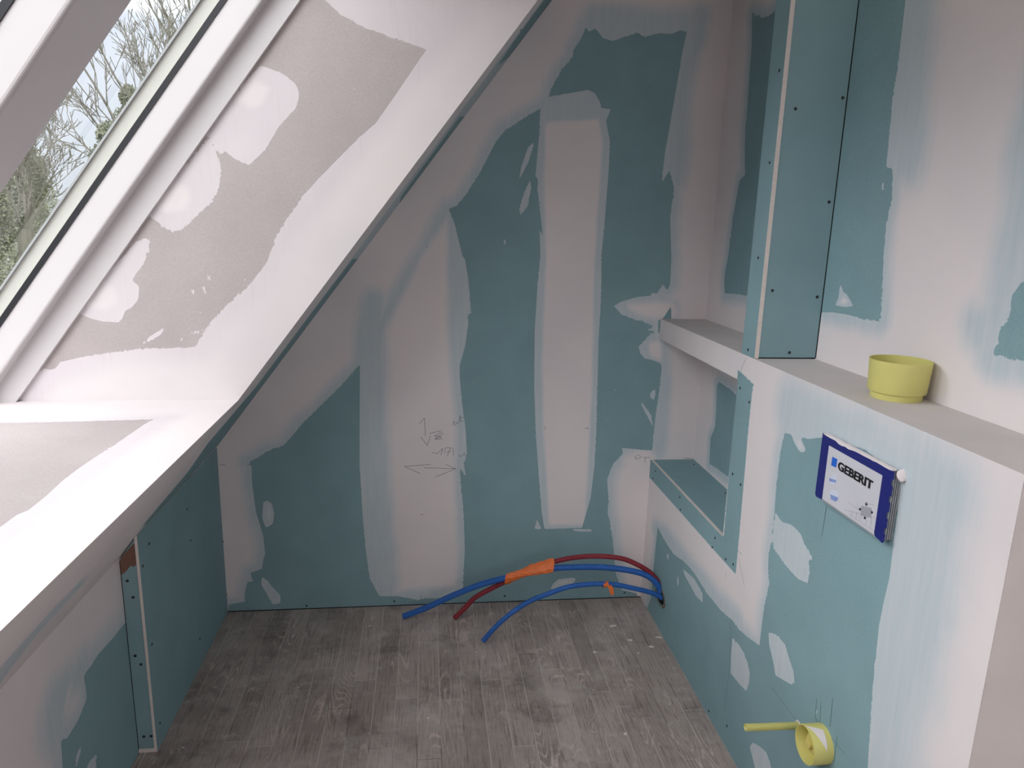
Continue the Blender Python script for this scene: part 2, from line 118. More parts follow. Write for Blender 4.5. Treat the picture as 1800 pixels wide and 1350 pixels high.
def plain(name, col, rough=.6, spec=.3, var=.06, scale=40, bump=0., metallic=0.):
    m, nt, p = newmat(name)
    tc = nt.nodes.new('ShaderNodeTexCoord')
    f = mth(nt, 'MULTIPLY_ADD', noise(nt, tc.outputs['Object'], scale, 3), var*2, 1-var)
    nt.links.new(mixc(nt, 1., col, f, 'MULTIPLY'), p.inputs['Base Color'])
    p.inputs['Roughness'].default_value = rough; p.inputs['Specular IOR Level'].default_value = spec; p.inputs['Metallic'].default_value = metallic
    if bump:
        b = nt.nodes.new('ShaderNodeBump'); b.inputs['Strength'].default_value = bump; b.inputs['Distance'].default_value = .001
        nt.links.new(noise(nt, tc.outputs['Object'], scale*6, 3), b.inputs['Height']); nt.links.new(b.outputs[0], p.inputs['Normal'])
    return m
M_plaster = plain('dried_filler', PLASTER, .85, .2, .03, 14, .2)
M_ledge = plain('sanded_ledge_filler', (.60, .56, .545), .85, .2, .08, 9, .2)
M_core = plain('gypsum_core', (.70, .64, .60), .9, .2, .12, 120, .6)
M_paper = plain('green_board_paper', GREEN, .8, .25, .10, 7, .05)
M_screw = plain('phosphate_screw', (.012, .014, .016), .5, .4)
M_dark = plain('dark_gap', (.01, .011, .012), .9, .1)
M_pencil = plain('pencil_line', (.16, .16, .17), .6, .3)
M_pencil2 = plain('green_marking_line', (.06, .12, .12), .6, .3)
M_wfr = plain('white_lacquered_frame', (.55, .523, .528), .38, .5, .015, 12)
M_gasket = plain('black_rubber', (.012, .012, .016), .45, .4)
M_bead = plain('pale_glazing_bead', (.52, .52, .48), .5, .4, .02)
M_seal = plain('grey_glass_seal', (.34, .35, .35), .6, .3)
M_yel = plain('yellow_plastic', (.600, .565, .190), .5, .35, .05, 30, .05)
M_yel2 = plain('yellow_plastic_deep', (.62, .53, .16), .5, .35, .05)
M_blue = plain('blue_corrugated_plastic', (.018, .115, .42), .45, .4, .12, 25)
M_red = plain('dark_red_corrugated_plastic', (.23, .018, .03), .45, .4, .12, 25)
M_tape = plain('orange_tape', (.78, .18, .045), .45, .4, .16, 45, .4)
M_bflange = plain('dark_blue_plastic', (.012, .018, .17), .4, .45, .05)
M_gribs = plain('grey_ribbed_plastic', (.30, .32, .34), .5, .4, .05)
M_label = plain('silver_label_print', (.60, .60, .65), .35, .5, .05, 12)
M_black = plain('black_print', (.012, .012, .015), .6, .3)
M_logo = plain('bright_blue_print', (.02, .13, .60), .5, .3)
M_pic = plain('pale_picture_print', (.62, .66, .78), .5, .3, .15, 300)
M_pic2 = plain('blue_picture_print', (.22, .30, .60), .5, .3, .5, 400)
M_gsq = plain('grey_picture_print', (.36, .36, .40), .5, .3)
M_brown = plain('brown_primer', (.20, .115, .085), .8, .2, .12, 60)
M_sheath = plain('grey_roof_board', (.35, .34, .33), .8, .2)
M_string = plain('pale_string', (.55, .52, .45), .8, .2)
M_torn = plain('torn_brown_paper', (.20, .14, .09), .9, .1, .3, 80, .4)
M_bark = plain('hazed_grey_bark', (.130, .122, .100), .9, .1, .3, 3)  # bark colour lightened to carry the pale haze and glass veil
M_ivy = plain('ivy_leaves', (.125, .135, .085), .7, .3, .5, 1.5)
M_bush = plain('hedge_leaves', (.16, .17, .125), .8, .2, .5, .8)
M_grass = plain('lawn', (.16, .18, .11), .95, .1, .3, .5)
def glass_mat():
    m = bpy.data.materials.new('window_glass'); m.use_nodes = True; nt = m.node_tree; nt.nodes.clear()
    o = nt.nodes.new('ShaderNodeOutputMaterial'); t = nt.nodes.new('ShaderNodeBsdfTransparent'); g = nt.nodes.new('ShaderNodeBsdfGlossy')
    t.inputs[0].default_value = (.95, .965, .955, 1); g.inputs['Roughness'].default_value = .01
    fr = nt.nodes.new('ShaderNodeFresnel'); fr.inputs[0].default_value = 1.28
    mx = nt.nodes.new('ShaderNodeMixShader'); nt.links.new(fr.outputs[0], mx.inputs[0]); nt.links.new(t.outputs[0], mx.inputs[1]); nt.links.new(g.outputs[0], mx.inputs[2])
    nt.links.new(mx.outputs[0], o.inputs[0]); return m
M_glass = glass_mat()
def floor_mat():
    m, nt, p = newmat('worn_grey_wood_planks')
    tc = nt.nodes.new('ShaderNodeTexCoord'); sp_ = nt.nodes.new('ShaderNodeSeparateXYZ'); V = tc.outputs['Object']; nt.links.new(V, sp_.inputs[0])
    X, Y = sp_.outputs[0], sp_.outputs[1]
    wob = mth(nt, 'MULTIPLY', mth(nt, 'SUBTRACT', noise(nt, V, 9, 3), .5), .0016)
    xr = mth(nt, 'DIVIDE', mth(nt, 'ADD', X, wob), .0735); row = mth(nt, 'FLOOR', xr); fx = mth(nt, 'FRACT', xr)
    w1 = nt.nodes.new('ShaderNodeTexWhiteNoise'); w1.noise_dimensions = '1D'; nt.links.new(row, w1.inputs['W'])
    yr = mth(nt, 'ADD', mth(nt, 'DIVIDE', Y, .62), mth(nt, 'MULTIPLY', w1.outputs['Value'], 7.3)); pid = mth(nt, 'FLOOR', yr); fy = mth(nt, 'FRACT', yr)
    cv = nt.nodes.new('ShaderNodeCombineXYZ'); nt.links.new(row, cv.inputs[0]); nt.links.new(pid, cv.inputs[1])
    w2 = nt.nodes.new('ShaderNodeTexWhiteNoise'); w2.noise_dimensions = '2D'; nt.links.new(cv.outputs[0], w2.inputs['Vector'])
    r = w2.outputs['Value']
    gx = mth(nt, 'MULTIPLY_ADD', mth(nt, 'ADD', X, mth(nt, 'MULTIPLY', r, 3.1)), 1., 0.)
    gv = nt.nodes.new('ShaderNodeCombineXYZ'); nt.links.new(gx, gv.inputs[0]); nt.links.new(mth(nt, 'MULTIPLY_ADD', Y, .13, mth(nt, 'MULTIPLY', r, 9.)), gv.inputs[1])
    # cathedral grain: contour lines of a stretched noise field, some planks plain
    fld = noise(nt, gv.outputs[0], 9.5, 1.0, .4)
    ringsv = mth(nt, 'FRACT', mth(nt, 'MULTIPLY_ADD', fld, 30., mth(nt, 'MULTIPLY', noise(nt, V, 50, 3), .3)))
    line = mth(nt, 'SUBTRACT', 1., sstep(nt, mth(nt, 'ABSOLUTE', mth(nt, 'SUBTRACT', ringsv, .5)), .02, .22))
    fine = noise(nt, V, 1, 4, .7, (330, 11, 1))
    dark = mixc(nt, r, (.275, .228, .208), (.43, .362, .332))
    big = noise(nt, V, 3.4, 4, .6)
    col = mixc(nt, mth(nt, 'MULTIPLY', sstep(nt, fine, .3, .75), .55), dark, (.42, .37, .34))
    col = mixc(nt, mth(nt, 'MULTIPLY', sstep(nt, noise(nt, V, 1, 4, .7, (150, 8, 1)), .47, .70), .62), col, (.11, .088, .078))
    lm = mth(nt, 'MULTIPLY', line, sstep(nt, noise(nt, V, 6, 5, .65), .44, .66))
    col = mixc(nt, mth(nt, 'MULTIPLY', lm, .8), col, (.66, .545, .51))
    # dust of sanded filler
    dus = mth(nt, 'MULTIPLY', sstep(nt, noise(nt, V, 2.6, 7, .68), .42, .70), .60)
    col = mixc(nt, dus, col, (.60, .545, .51))
    dus2 = mth(nt, 'MULTIPLY', sstep(nt, noise(nt, V, 13, 7, .75), .55, .76), .60)
    col = mixc(nt, dus2, col, (.70, .655, .62))
    drk = mth(nt, 'MULTIPLY', sstep(nt, noise(nt, V, 4.5, 7, .72), .50, .70), .62)
    col = mixc(nt, drk, col, (.10, .085, .08))
    seam = mth(nt, 'MAXIMUM', sstep(nt, mth(nt, 'ABSOLUTE', mth(nt, 'SUBTRACT', fx, .5)), .480, .494), sstep(nt, mth(nt, 'ABSOLUTE', mth(nt, 'SUBTRACT', fy, .5)), .4978, .4992))
    sc_ = mixc(nt, sstep(nt, noise(nt, V, 4, 3), .36, .50), (.08, .066, .062), (.66, .61, .57))
    col = mixc(nt, mth(nt, 'MULTIPLY', seam, .8), col, sc_)
    nt.links.new(col, p.inputs['Base Color']); p.inputs['Roughness'].default_value = .62; p.inputs['Specular IOR Level'].default_value = .3
    bp = nt.nodes.new('ShaderNodeBump'); bp.inputs['Strength'].default_value = .25; bp.inputs['Distance'].default_value = .001
    nt.links.new(mth(nt, 'SUBTRACT', line, seam), bp.inputs['Height']); nt.links.new(bp.outputs[0], p.inputs['Normal'])
    return m
M_floor = floor_mat()
# ---------------------------------------------------------------- object helpers
def link(name, me, mat, parent=None):
    if mat is not None:
        for m_ in (mat if isinstance(mat, (list, tuple)) else [mat]): me.materials.append(m_)
    o = bpy.data.objects.new(name, me); C.objects.link(o)
    if parent: o.parent = parent
    return o
def struct(o): o['kind'] = 'structure'; return o
def empty(name, loc=(0, 0, 0)):
    o = bpy.data.objects.new(name, None); C.objects.link(o); o.location = loc; o.empty_display_size = .05
    return o
def tag(o, label, cat, group=None):
    o['label'] = label; o['category'] = cat
    if group: o['group'] = group
    return o
def keep(o, parent):                    # parent without moving: parts are modelled in world coordinates
    o.parent = parent; o.matrix_parent_inverse = Matrix.Translation(parent.location).inverted(); return o
def mesh(name, v, f, mat, parent=None, smooth=False):
    me = bpy.data.meshes.new(name); me.from_pydata([tuple(p) for p in v], [], f); me.validate()
    if smooth: me.polygons.foreach_set('use_smooth', [True]*len(me.polygons))
    o = link(name, me, mat)
    if parent: keep(o, parent)
    return o
def box(name, a, b, mat, parent=None, bev=0.):
    bm = bmesh.new(); bmesh.ops.create_cube(bm, size=1)
    for v in bm.verts: v.co = Vector(((a[0]+b[0])/2 + v.co.x*abs(b[0]-a[0]), (a[1]+b[1])/2 + v.co.y*abs(b[1]-a[1]), (a[2]+b[2])/2 + v.co.z*abs(b[2]-a[2])))
    if bev: bmesh.ops.bevel(bm, geom=bm.edges[:], offset=bev, segments=2, affect='EDGES')
    me = bpy.data.meshes.new(name); bm.to_mesh(me); bm.free()
    o = link(name, me, mat)
    if parent: keep(o, parent)
    return o
def sdf(P, poly):
    """signed distance (positive inside) of points P (n,2) to a polygon"""
    poly = np.array(poly); n = len(poly); d = np.full(len(P), 1e9); ins = np.zeros(len(P), bool)
    for i in range(n):
        a = poly[i]; b = poly[(i+1) % n]; e = b-a; L = e@e
        if L < 1e-12: continue
        wv = P-a; t = np.clip((wv@e)/L, 0, 1); q = wv-np.outer(t, e)
        d = np.minimum(d, (q*q).sum(1))
        c = (a[1] > P[:, 1]) != (b[1] > P[:, 1])
        if c.any():
            xx = a[0] + (P[:, 1]-a[1])*(e[0])/(e[1] if e[1] else 1e-9); ins ^= c & (P[:, 0] < xx)
    d = np.sqrt(d); return np.where(ins, d, -d)
def catmull(poly, k=4):
    out = []; n = len(poly); P = [np.array(p, float) for p in poly]
    for i in range(n):
        p0, p1, p2, p3 = P[i-1], P[i], P[(i+1) % n], P[(i+2) % n]
        for j in range(k):
            t = j/k
            out.append(tuple(.5*((2*p1)+(-p0+p2)*t+(2*p0-5*p1+4*p2-p3)*t*t+(-p0+3*p1-3*p2+p3)*t**3)))
    return out
def fields(P, ops):
    F = {'a': np.full(len(P), -.5), 'b': np.full(len(P), -5.)}
    for op, off, soft, pl in ops:
        sgn, lay, sm = op[0], op[1], op.endswith('s')
        if not pl: F[lay][:] = (.5 if lay == 'a' else 5.)*(1 if sgn == '+' else -1); continue
        poly = pts2(pl)
        if sm: poly = catmull(poly)
        d = sdf(P, poly)
        if sgn == '+': F[lay] = np.maximum(F[lay], (d-off)/soft)
        else: F[lay] = np.minimum(F[lay], (-d-off)/soft)
    return F['a'], F['b']
def axis(stops):
    """stops: [(value, step to the next)] -> sorted coordinates that include every stop"""
    out = []
    for (a, st), (b, _) in zip(stops[:-1], stops[1:]):
        n = max(1, int(math.ceil(abs(b-a)/st))); out += [a+(b-a)*i/n for i in range(n)]
    return np.array(out+[stops[-1][0]])
def panel(name, U, V, pos, ops, mat, hole=None, flip=False, uvpos=None):
    """a fine grid sheet over U x V; pos maps (u, v) arrays to xyz; uvpos to the 2D plane the strokes were measured in"""
    uu, vv = np.meshgrid(U, V); u = uu.ravel(); v = vv.ravel()
    co = np.stack(pos(u, v), 1); P = np.stack(uvpos(u, v) if uvpos else (u, v), 1)
    nu, nv = len(U), len(V)
    i, j = np.meshgrid(np.arange(nu-1), np.arange(nv-1)); i = i.ravel(); j = j.ravel()
    if hole:
        cu = (U[i]+U[i+1])/2; cv = (V[j]+V[j+1])/2
        k = np.ones(len(i), bool)
        for h in hole: k &= ~((cu > h[0]) & (cu < h[1]) & (cv > h[2]) & (cv < h[3]))
        i = i[k]; j = j[k]
    a = j*nu+i; F = np.stack([a, a+1, a+1+nu, a+nu], 1)
    if flip: F = F[:, ::-1]
    used = np.unique(F); mp = np.full(len(u), -1); mp[used] = np.arange(len(used)); F = mp[F]; co = co[used]; P = P[used]
    me = bpy.data.meshes.new(name); me.vertices.add(len(co)); me.vertices.foreach_set('co', co.astype(np.float32).ravel())
    me.loops.add(F.size); me.loops.foreach_set('vertex_index', F.astype(np.int32).ravel())
    me.polygons.add(len(F)); me.polygons.foreach_set('loop_start', np.arange(0, F.size, 4, dtype=np.int32))
    me.update(calc_edges=True); me.validate()
    A, B = fields(P, ops)
    for nm, arr in (('a', A), ('b', B)):
        at = me.attributes.new(nm, 'FLOAT', 'POINT'); at.data.foreach_set('value', arr.astype(np.float32))
    return link(name, me, mat)
def disc(name, c, n, r, mat, parent, thick=.0012, seg=10):
    """screw head: a shallow domed disc with a cross recess rim"""
    n = Vector(n).normalized(); t = n.orthogonal().normalized(); b = n.cross(t); c = Vector(c)
    v = []; f = []
    for rr, h in ((r, -.0004), (r, thick*.5), (r*.8, thick), (r*.35, thick*.4)):
        v += [c+t*math.cos(2*PI*k/seg)*rr+b*math.sin(2*PI*k/seg)*rr+n*h for k in range(seg)]
    v.append(c+n*(-.0002)); 
    for q in range(3): f += [(q*seg+k, q*seg+(k+1) % seg, (q+1)*seg+(k+1) % seg, (q+1)*seg+k) for k in range(seg)]
    f += [(3*seg+k, 3*seg+(k+1) % seg, 4*seg) for k in range(seg)]
    return mesh(name, v, f, mat, parent)
def ribbon(name, lines, to3, n, width, mat, parent, lift=.0006):
    v = []; f = []; n = Vector(n).normalized()
    for ln in lines:
        P = [Vector(to3(*q))+n*lift for q in ln]
        for a, b in zip(P[:-1], P[1:]):
            d = (b-a)
            if d.length < 1e-5: continue
            d.normalize(); s = n.cross(d)*width/2; a_ = a-d*width*.3; b_ = b+d*width*.3
            i = len(v); v += [a_-s, b_-s, b_+s, a_+s]; f.append((i, i+1, i+2, i+3))
    return mesh(name, v, f, mat, parent)
def tube(name, path, rad, mat, parent=None, seg=12, step=None, corr=0., pitch=.005, cap=True, inner=0.):
    P = [Vector(p) for p in path]
    # catmull-rom through the path
    Q = []
    for i in range(len(P)-1):
        p0 = P[max(i-1, 0)]; p1 = P[i]; p2 = P[i+1]; p3 = P[min(i+2, len(P)-1)]
        for j in range(24):
            t = j/24; Q.append(.5*((2*p1)+(-p0+p2)*t+(2*p0-5*p1+4*p2-p3)*t*t+(-p0+3*p1-3*p2+p3)*t**3))
    Q.append(P[-1])
    if step:
        L = [0]; 
        for a, b in zip(Q[:-1], Q[1:]): L.append(L[-1]+(b-a).length)
        n = int(L[-1]/step); R = []; k = 0
        for i in range(n+1):
            s = L[-1]*i/n
            while k < len(L)-2 and L[k+1] < s: k += 1
            t = (s-L[k])/max(1e-9, L[k+1]-L[k]); R.append(Q[k].lerp(Q[k+1], min(1, t)))
        Q = R
    v = []; f = []; up = Vector((0, 0, 1)); prev = None
    for i, q in enumerate(Q):
        d = (Q[min(i+1, len(Q)-1)]-Q[max(i-1, 0)]).normalized()
        if prev is None: t = d.cross(up).normalized()
        else: t = (prev-d*prev.dot(d)).normalized()
        prev = t; b = d.cross(t)
        r = rad
        if corr: r = rad-corr*(.5+.5*math.cos(2*PI*(i*step)/pitch))
        v += [q+t*math.cos(2*PI*k/seg)*r+b*math.sin(2*PI*k/seg)*r for k in range(seg)]
    n = len(Q)
    for i in range(n-1): f += [(i*seg+k, i*seg+(k+1) % seg, (i+1)*seg+(k+1) % seg, (i+1)*seg+k) for k in range(seg)]
    if cap:
        for e, di in ((0, 1), (n-1, -1)):
            d = (Q[1]-Q[0]).normalized() if e == 0 else (Q[-1]-Q[-2]).normalized()*1
            c = Q[e]; i0 = len(v); ri = rad*.78
            v += [c+(v[e*seg+k]-c)*.78 for k in range(seg)]
            v += [c+(v[e*seg+k]-c)*.76+(d if e == 0 else -d)*rad*1.6 for k in range(seg)]
            f += [(e*seg+k, e*seg+(k+1) % seg, i0+(k+1) % seg, i0+k) for k in range(seg)]
            f += [(i0+k, i0+(k+1) % seg, i0+seg+(k+1) % seg, i0+seg+k) for k in range(seg)]
            f.append(tuple(i0+seg+k for k in range(seg)))
    return mesh(name, v, f, mat, parent, True)
def lathe(name, prof, mat, parent=None, seg=64, M=None, sharp=True):
    """prof: [(radius, height)] turned about z; M places it"""
    v = []; f = []
    for r, h in prof: v += [Vector((r*math.cos(2*PI*k/seg), r*math.sin(2*PI*k/seg), h)) for k in range(seg)]
    for i in range(len(prof)-1): f += [(i*seg+k, i*seg+(k+1) % seg, (i+1)*seg+(k+1) % seg, (i+1)*seg+k) for k in range(seg)]
    for i in (0, len(prof)-1):
        if prof[i][0] > 1e-5: f.append(tuple(i*seg+k for k in range(seg)))
    if M is not None: v = [M@p for p in v]
    o = mesh(name, v, f, mat, parent, True)
    bm = bmesh.new(); bm.from_mesh(o.data); bmesh.ops.remove_doubles(bm, verts=bm.verts[:], dist=1e-6); bmesh.ops.recalc_face_normals(bm, faces=bm.faces[:])
    for e_ in bm.edges:
        if len(e_.link_faces) == 2 and e_.calc_face_angle(0) > .5: e_.smooth = False
    bm.to_mesh(o.data); bm.free()
    return o
# ================================================================ THE ROOM
T = DATA['T']
# floor
fl = struct(mesh('floor', [(KX, YN, 0), (D, YN, 0), (D, 0, 0), (KX, 0, 0)], [(0, 1, 2, 3)], M_floor))
# gable wall at the back, cut by the roof slope
zz_ = axis([(0, .007), (CZ, 1)])
def back_pos(u, v):
    xl = np.where(v < SZ0, -W-.04, np.maximum(-W-.04, slope_x(v))-.0); return xl+(D-xl)*u, np.zeros_like(u), v
def back_uv(u, v): x, _, z = back_pos(u, v); return x, z
wb = struct(panel('wall_back', np.linspace(0, 1, 270), zz_, back_pos, T['back'], M_green, uvpos=back_uv, flip=True))
# outer right wall, seen above the ledge and at the back of the niche
wr = struct(panel('wall_right', axis([(YN, .08), (-1.9, .008), (0, 1)]), axis([(0, .04), (.60, .008), (CZ, 1)]), lambda u, v: (np.full_like(u, D), u, v), T['right'], M_green, flip=True))
# half wall (front of the cistern frame) with the open niche
NY = -.755; NT = 1.138
hw = struct(panel('wall_half_height', axis([(YE, .008), (NY, .0065), (0, 1)]), axis([(0, .0065), (.63, .0065), (NT, .0065), (H, 1)]), lambda u, v: (np.zeros_like(u), u, v), T['pre'], M_green, hole=[(NY, 1, .63, NT)], flip=True))
TB = .0125
def hwpart(name, a, b, mat=M_plaster, bev=0): return box(name, a, b, mat, hw, bev)
led = hwpart('ledge_top', (.0006, YE+.0006, H-TB), (D, 0, H), M_ledge)
hwpart('end_face', (.0006, YE, 0), (D, YE+TB, H-TB), M_ledge)
hwpart('niche_soffit', (.0006, NY, NT), (D, 0, NT+TB), M_plaster)
hwpart('niche_jamb', (TB, NY-TB, .63-TB), (D, NY, NT), M_paper)
nb = hwpart('niche_shelf_board', (TB, NY, .63-TB), (D, 0, .63-.0015), M_paper)
hwpart('niche_shelf_edge', (.0004, NY, .63-TB), (TB, 0, .63), M_core, .0008)
for i in range(0, len(DATA['SC']['pre']), 2):
    y, z = DATA['SC']['pre'][i]/2000, DATA['SC']['pre'][i+1]/2000; disc('screw', (0, y, z), (-1, 0, 0), .0042, M_screw, hw)
for x, y in pts2(DATA['SC']['niche']): disc('screw', (x, y, .6285), (0, 0, 1), .0042, M_screw, hw)
# roof slope on the room side with the opening for the windows
S1 = 1.95; YO = -2.73
s_sill = (SILL-SZ0)/SA; s_knee = (KX+W)/CA; s_top = (CZ-SZ0)/SA
cl = struct(panel('ceiling_slope', axis([(YN, .1), (YO, .02), (-1.6, .008), (YR, .006), (0, 1)]), axis([(s_knee, .008), (s_sill, .01), (S1, .02), (s_top, 1)]),
    lambda u, v: (-W+v*CA, u, SZ0+v*SA), T['slope'], M_green, hole=[(YO, YR, s_sill, S1)], uvpos=lambda u, v: (u, SZ0+v*SA)))
def slopebox_sheet(name, V, mat, par): return mesh(name, V, [tuple(range(len(V)))], mat, par)
# far side of the window recess: grey board with filler strokes
rs = axis([(-.05, .012), (s_sill-.06, .006), (S1, 1)]); ro = axis([(0, .006), (.50, 1)])
rf = panel('recess_side', rs, ro, lambda u, v: (-W+u*CA-v*SA, np.full_like(u, YR), SZ0+u*SA+v*CA), T['rev'], M_grey, uvpos=lambda u, v: (-W+u*CA-v*SA, SZ0+u*SA+v*CA)); keep(rf, cl)
# deep sill of the recess
sl = panel('recess_sill', axis([(-2.10, .03), (-2.03, .007), (X0, 1)]), axis([(YO, .04), (-1.6, .007), (YR, 1)]), lambda u, v: (u, v, np.full_like(u, SILL)), T['sill'], M_grey); keep(sl, cl)
slopebox_sheet('recess_near_side', [sp(s_sill-.8, YO, 0), sp(S1, YO, 0), sp(S1, YO, .5), sp(s_sill-.8, YO, .5)], M_plaster, cl)
slopebox_sheet('recess_top', [sp(S1, YO, 0), sp(S1, YR, 0), sp(S1, YR, .5), sp(S1, YO, .5)], M_plaster, cl)
# flat ceiling, knee wall and the wall behind the camera
struct(mesh('ceiling', [(slope_x(CZ), YN, CZ), (D, YN, CZ), (D, 0, CZ), (slope_x(CZ), 0, CZ)], [(0, 1, 2, 3)], M_plaster))
kw = struct(panel('wall_left', axis([(YN, .1), (-1.7, .008), (YB-.001, .1), (0, 1)]), axis([(0, .008), (SZ0+(KX+W)*TA, 1)]), lambda u, v: (np.full_like(u, KX), u, v), T['knee'], M_green))
zk = SZ0+(KX+W)*TA
struct(mesh('wall_front', [(KX, YN, 0), (KX, YN, zk), (slope_x(CZ), YN, CZ), (D, YN, CZ), (D, YN, 0)], [(0, 1, 2, 3, 4)], M_plaster))
# filler joint and screws along the foot of the back wall, screw in the slope
for x, z in pts2(DATA['SC']['back']): disc('screw', (x, 0, z), (0, -1, 0), .0042, M_screw, wb)
for y, z in pts2(DATA['SC']['slope']): disc('screw', (slope_x(z), y, z), (SA, 0, -CA), .0042, M_screw, cl)
ribbon('pencil_marks', [pts2(l) for l in DATA['PM']['back']], lambda x, z: (x, 0, z), (0, -1, 0), .0018, M_pencil, wb)
ribbon('pencil_marks', [pts2(l) for l in DATA['PM']['pre']], lambda y, z: (0, y, z), (-1, 0, 0), .0011, M_pencil2, hw)
mesh('board_gap', [(-W-.01, -.0006, .0), (.0, -.0006, .0), (.0, -.0006, .004), (-W-.01, -.0006, .004)], [(0, 1, 2, 3)], M_dark, wb)
# pipe opening low in the half wall
hp = [(-.176, .160), (-.215, .176), (-.25, .186), (-.285, .176), (-.302, .165), (-.322, .132), (-.305, .108), (-.28, .099), (-.245, .094), (-.205, .10), (-.178, .11), (-.166, .129)]
def ring(sc_, dx): cy = sum(p[0] for p in hp)/12; cz_ = sum(p[1] for p in hp)/12; return [(dx, cy+(p[0]-cy)*sc_, cz_+(p[1]-cz_)*sc_) for p in hp]
r0, r1 = ring(.82, -.0008), ring(.66, .0)
mesh('torn_paper_edge', r0+ring(.66, -.0012), [(k, (k+1) % 12, 12+(k+1) % 12, 12+k) for k in range(12)], M_torn, hw)
mesh('pipe_opening', ring(.66, -.0010)+ring(.60, .0)+ring(.58, -.0009), [tuple(range(24, 36))], M_dark, hw)
# ---------------------------------------------------------------- boxed column standing on the ledge
col_ = tag(empty('boxed_column', (.09, (YC1+YC2)/2, H)), 'green plasterboard boxed column standing on the white ledge', 'column')
CT = CZ-.001
b1 = box('front_board', (0, YC2, H+.001), (TB, YC1, CT), [M_paper, M_core], col_)
for pl in b1.data.polygons:
    if abs(pl.normal.x) < .5: pl.material_index = 1
b2 = box('side_board', (TB+.0008, YC2+.0015, H+.004), (D, YC2+TB, CT), M_paper, col_)
b3 = box('back_board', (TB+.0008, YC1-TB, H+.004), (D, YC1-.0005, CT), M_paper, col_)
box('joint_gap', (TB-.0001, YC2+.004, H+.001), (D, YC2+.02, H+.006), M_dark, col_)
box('corner_gap', (D-.0022, YC2-.0002, H+.004), (D-.0001, YC2+.006, CT), M_dark, col_)
for y, z in pts2(DATA['SC']['colfront']): disc('screw', (0, y, z), (-1, 0, 0), .0042, M_screw, col_)
for x, z in pts2(DATA['SC']['colside']): disc('screw', (x, YC2+.0015, z), (0, -1, 0), .0045, M_screw, col_)
# ---------------------------------------------------------------- boxed casing at the left under the slope
cas = tag(empty('boxed_casing', (-W, YB/2, 0)), 'green plasterboard casing under the roof slope beside the dark floor', 'casing')
zt = SZ0-.004
s1 = box('side_board', (-W-.008, YB, .001), (-W, -.001, zt), [M_paper, M_core], cas)
for pl in s1.data.polygons:
    if abs(pl.normal.x) < .5: pl.material_index = 1
zc = SZ0-.0085*TA
mesh('end_board', [(KX+.0005, YB+.003, .012), (-W-.0085, YB+.003, .012), (-W-.0085, YB+.003, zc-.004), (KX, YB+.003, zk-.004),
    (KX, YB+.0155, .012), (-W-.0085, YB+.0155, .012), (-W-.0085, YB+.0155, zc-.004), (KX, YB+.0155, zk-.004)],
    [(0, 1, 2, 3), (7, 6, 5, 4), (0, 4, 5, 1), (1, 5, 6, 2), (2, 6, 7, 3), (3, 7, 4, 0)], M_paper, cas)
mesh('primer_patch', [(x, YB+.0024, z) for x, z in [(-1.7838, .622), (-1.7745, .640), (-1.7390, .678), (-1.7390, .612), (-1.748, .604), (-1.754, .609), (-1.762, .600), (-1.770, .590), (-1.7835, .580)]], [tuple(range(9))], M_brown, cas)
box('dark_joint', (KX+.0001, YB+.002, .004), (KX+.0016, YB+.004, zk-.01), M_dark, cas)  # thin dark strip where the end board meets the knee wall
box('foot_filler', (KX+.001, YB+.001, .0), (-W-.001, YB+.014, .0125), M_core, cas)
for y, z in pts2(DATA['SC']['boxside']):
    if z < zt-.01: disc('screw', (-W, y, z), (1, 0, 0), .0042, M_screw, cas)
for x, z in pts2(DATA['SC']['boxend']): disc('screw', (x, YB+.003, z), (0, -1, 0), .0045, M_screw, cas)
# ---------------------------------------------------------------- roof windows
def extr(name, prof, s0, s1, mat, parent, smooth=False):
    v = [sp(s0, y, o) for y, o in prof]+[sp(s1, y, o) for y, o in prof]; n = len(prof)
    f = [(k, (k+1) % n, n+(k+1) % n, n+k) for k in range(n)]+[tuple(range(n)), tuple(range(2*n-1, n-1, -1))]
    o = mesh(name, v, f, mat, parent)
    bm = bmesh.new(); bm.from_mesh(o.data); bmesh.ops.recalc_face_normals(bm, faces=bm.faces[:]); bm.to_mesh(o.data); bm.free()
    return o
def sbox(name, y0, y1, o0, o1, s0, s1, mat, parent): return extr(name, [(y0, o0), (y1, o0), (y1, o1), (y0, o1)], s0, s1, mat, parent)
def rnd(y, o, r, q, n=5):      # rounded corner, q = quadrant start angle
    return [(y+r*math.cos(q+k*PI/2/n), o+r*math.sin(q+k*PI/2/n)) for k in range(n+1)]
WS0, WS1 = -.02, 1.80
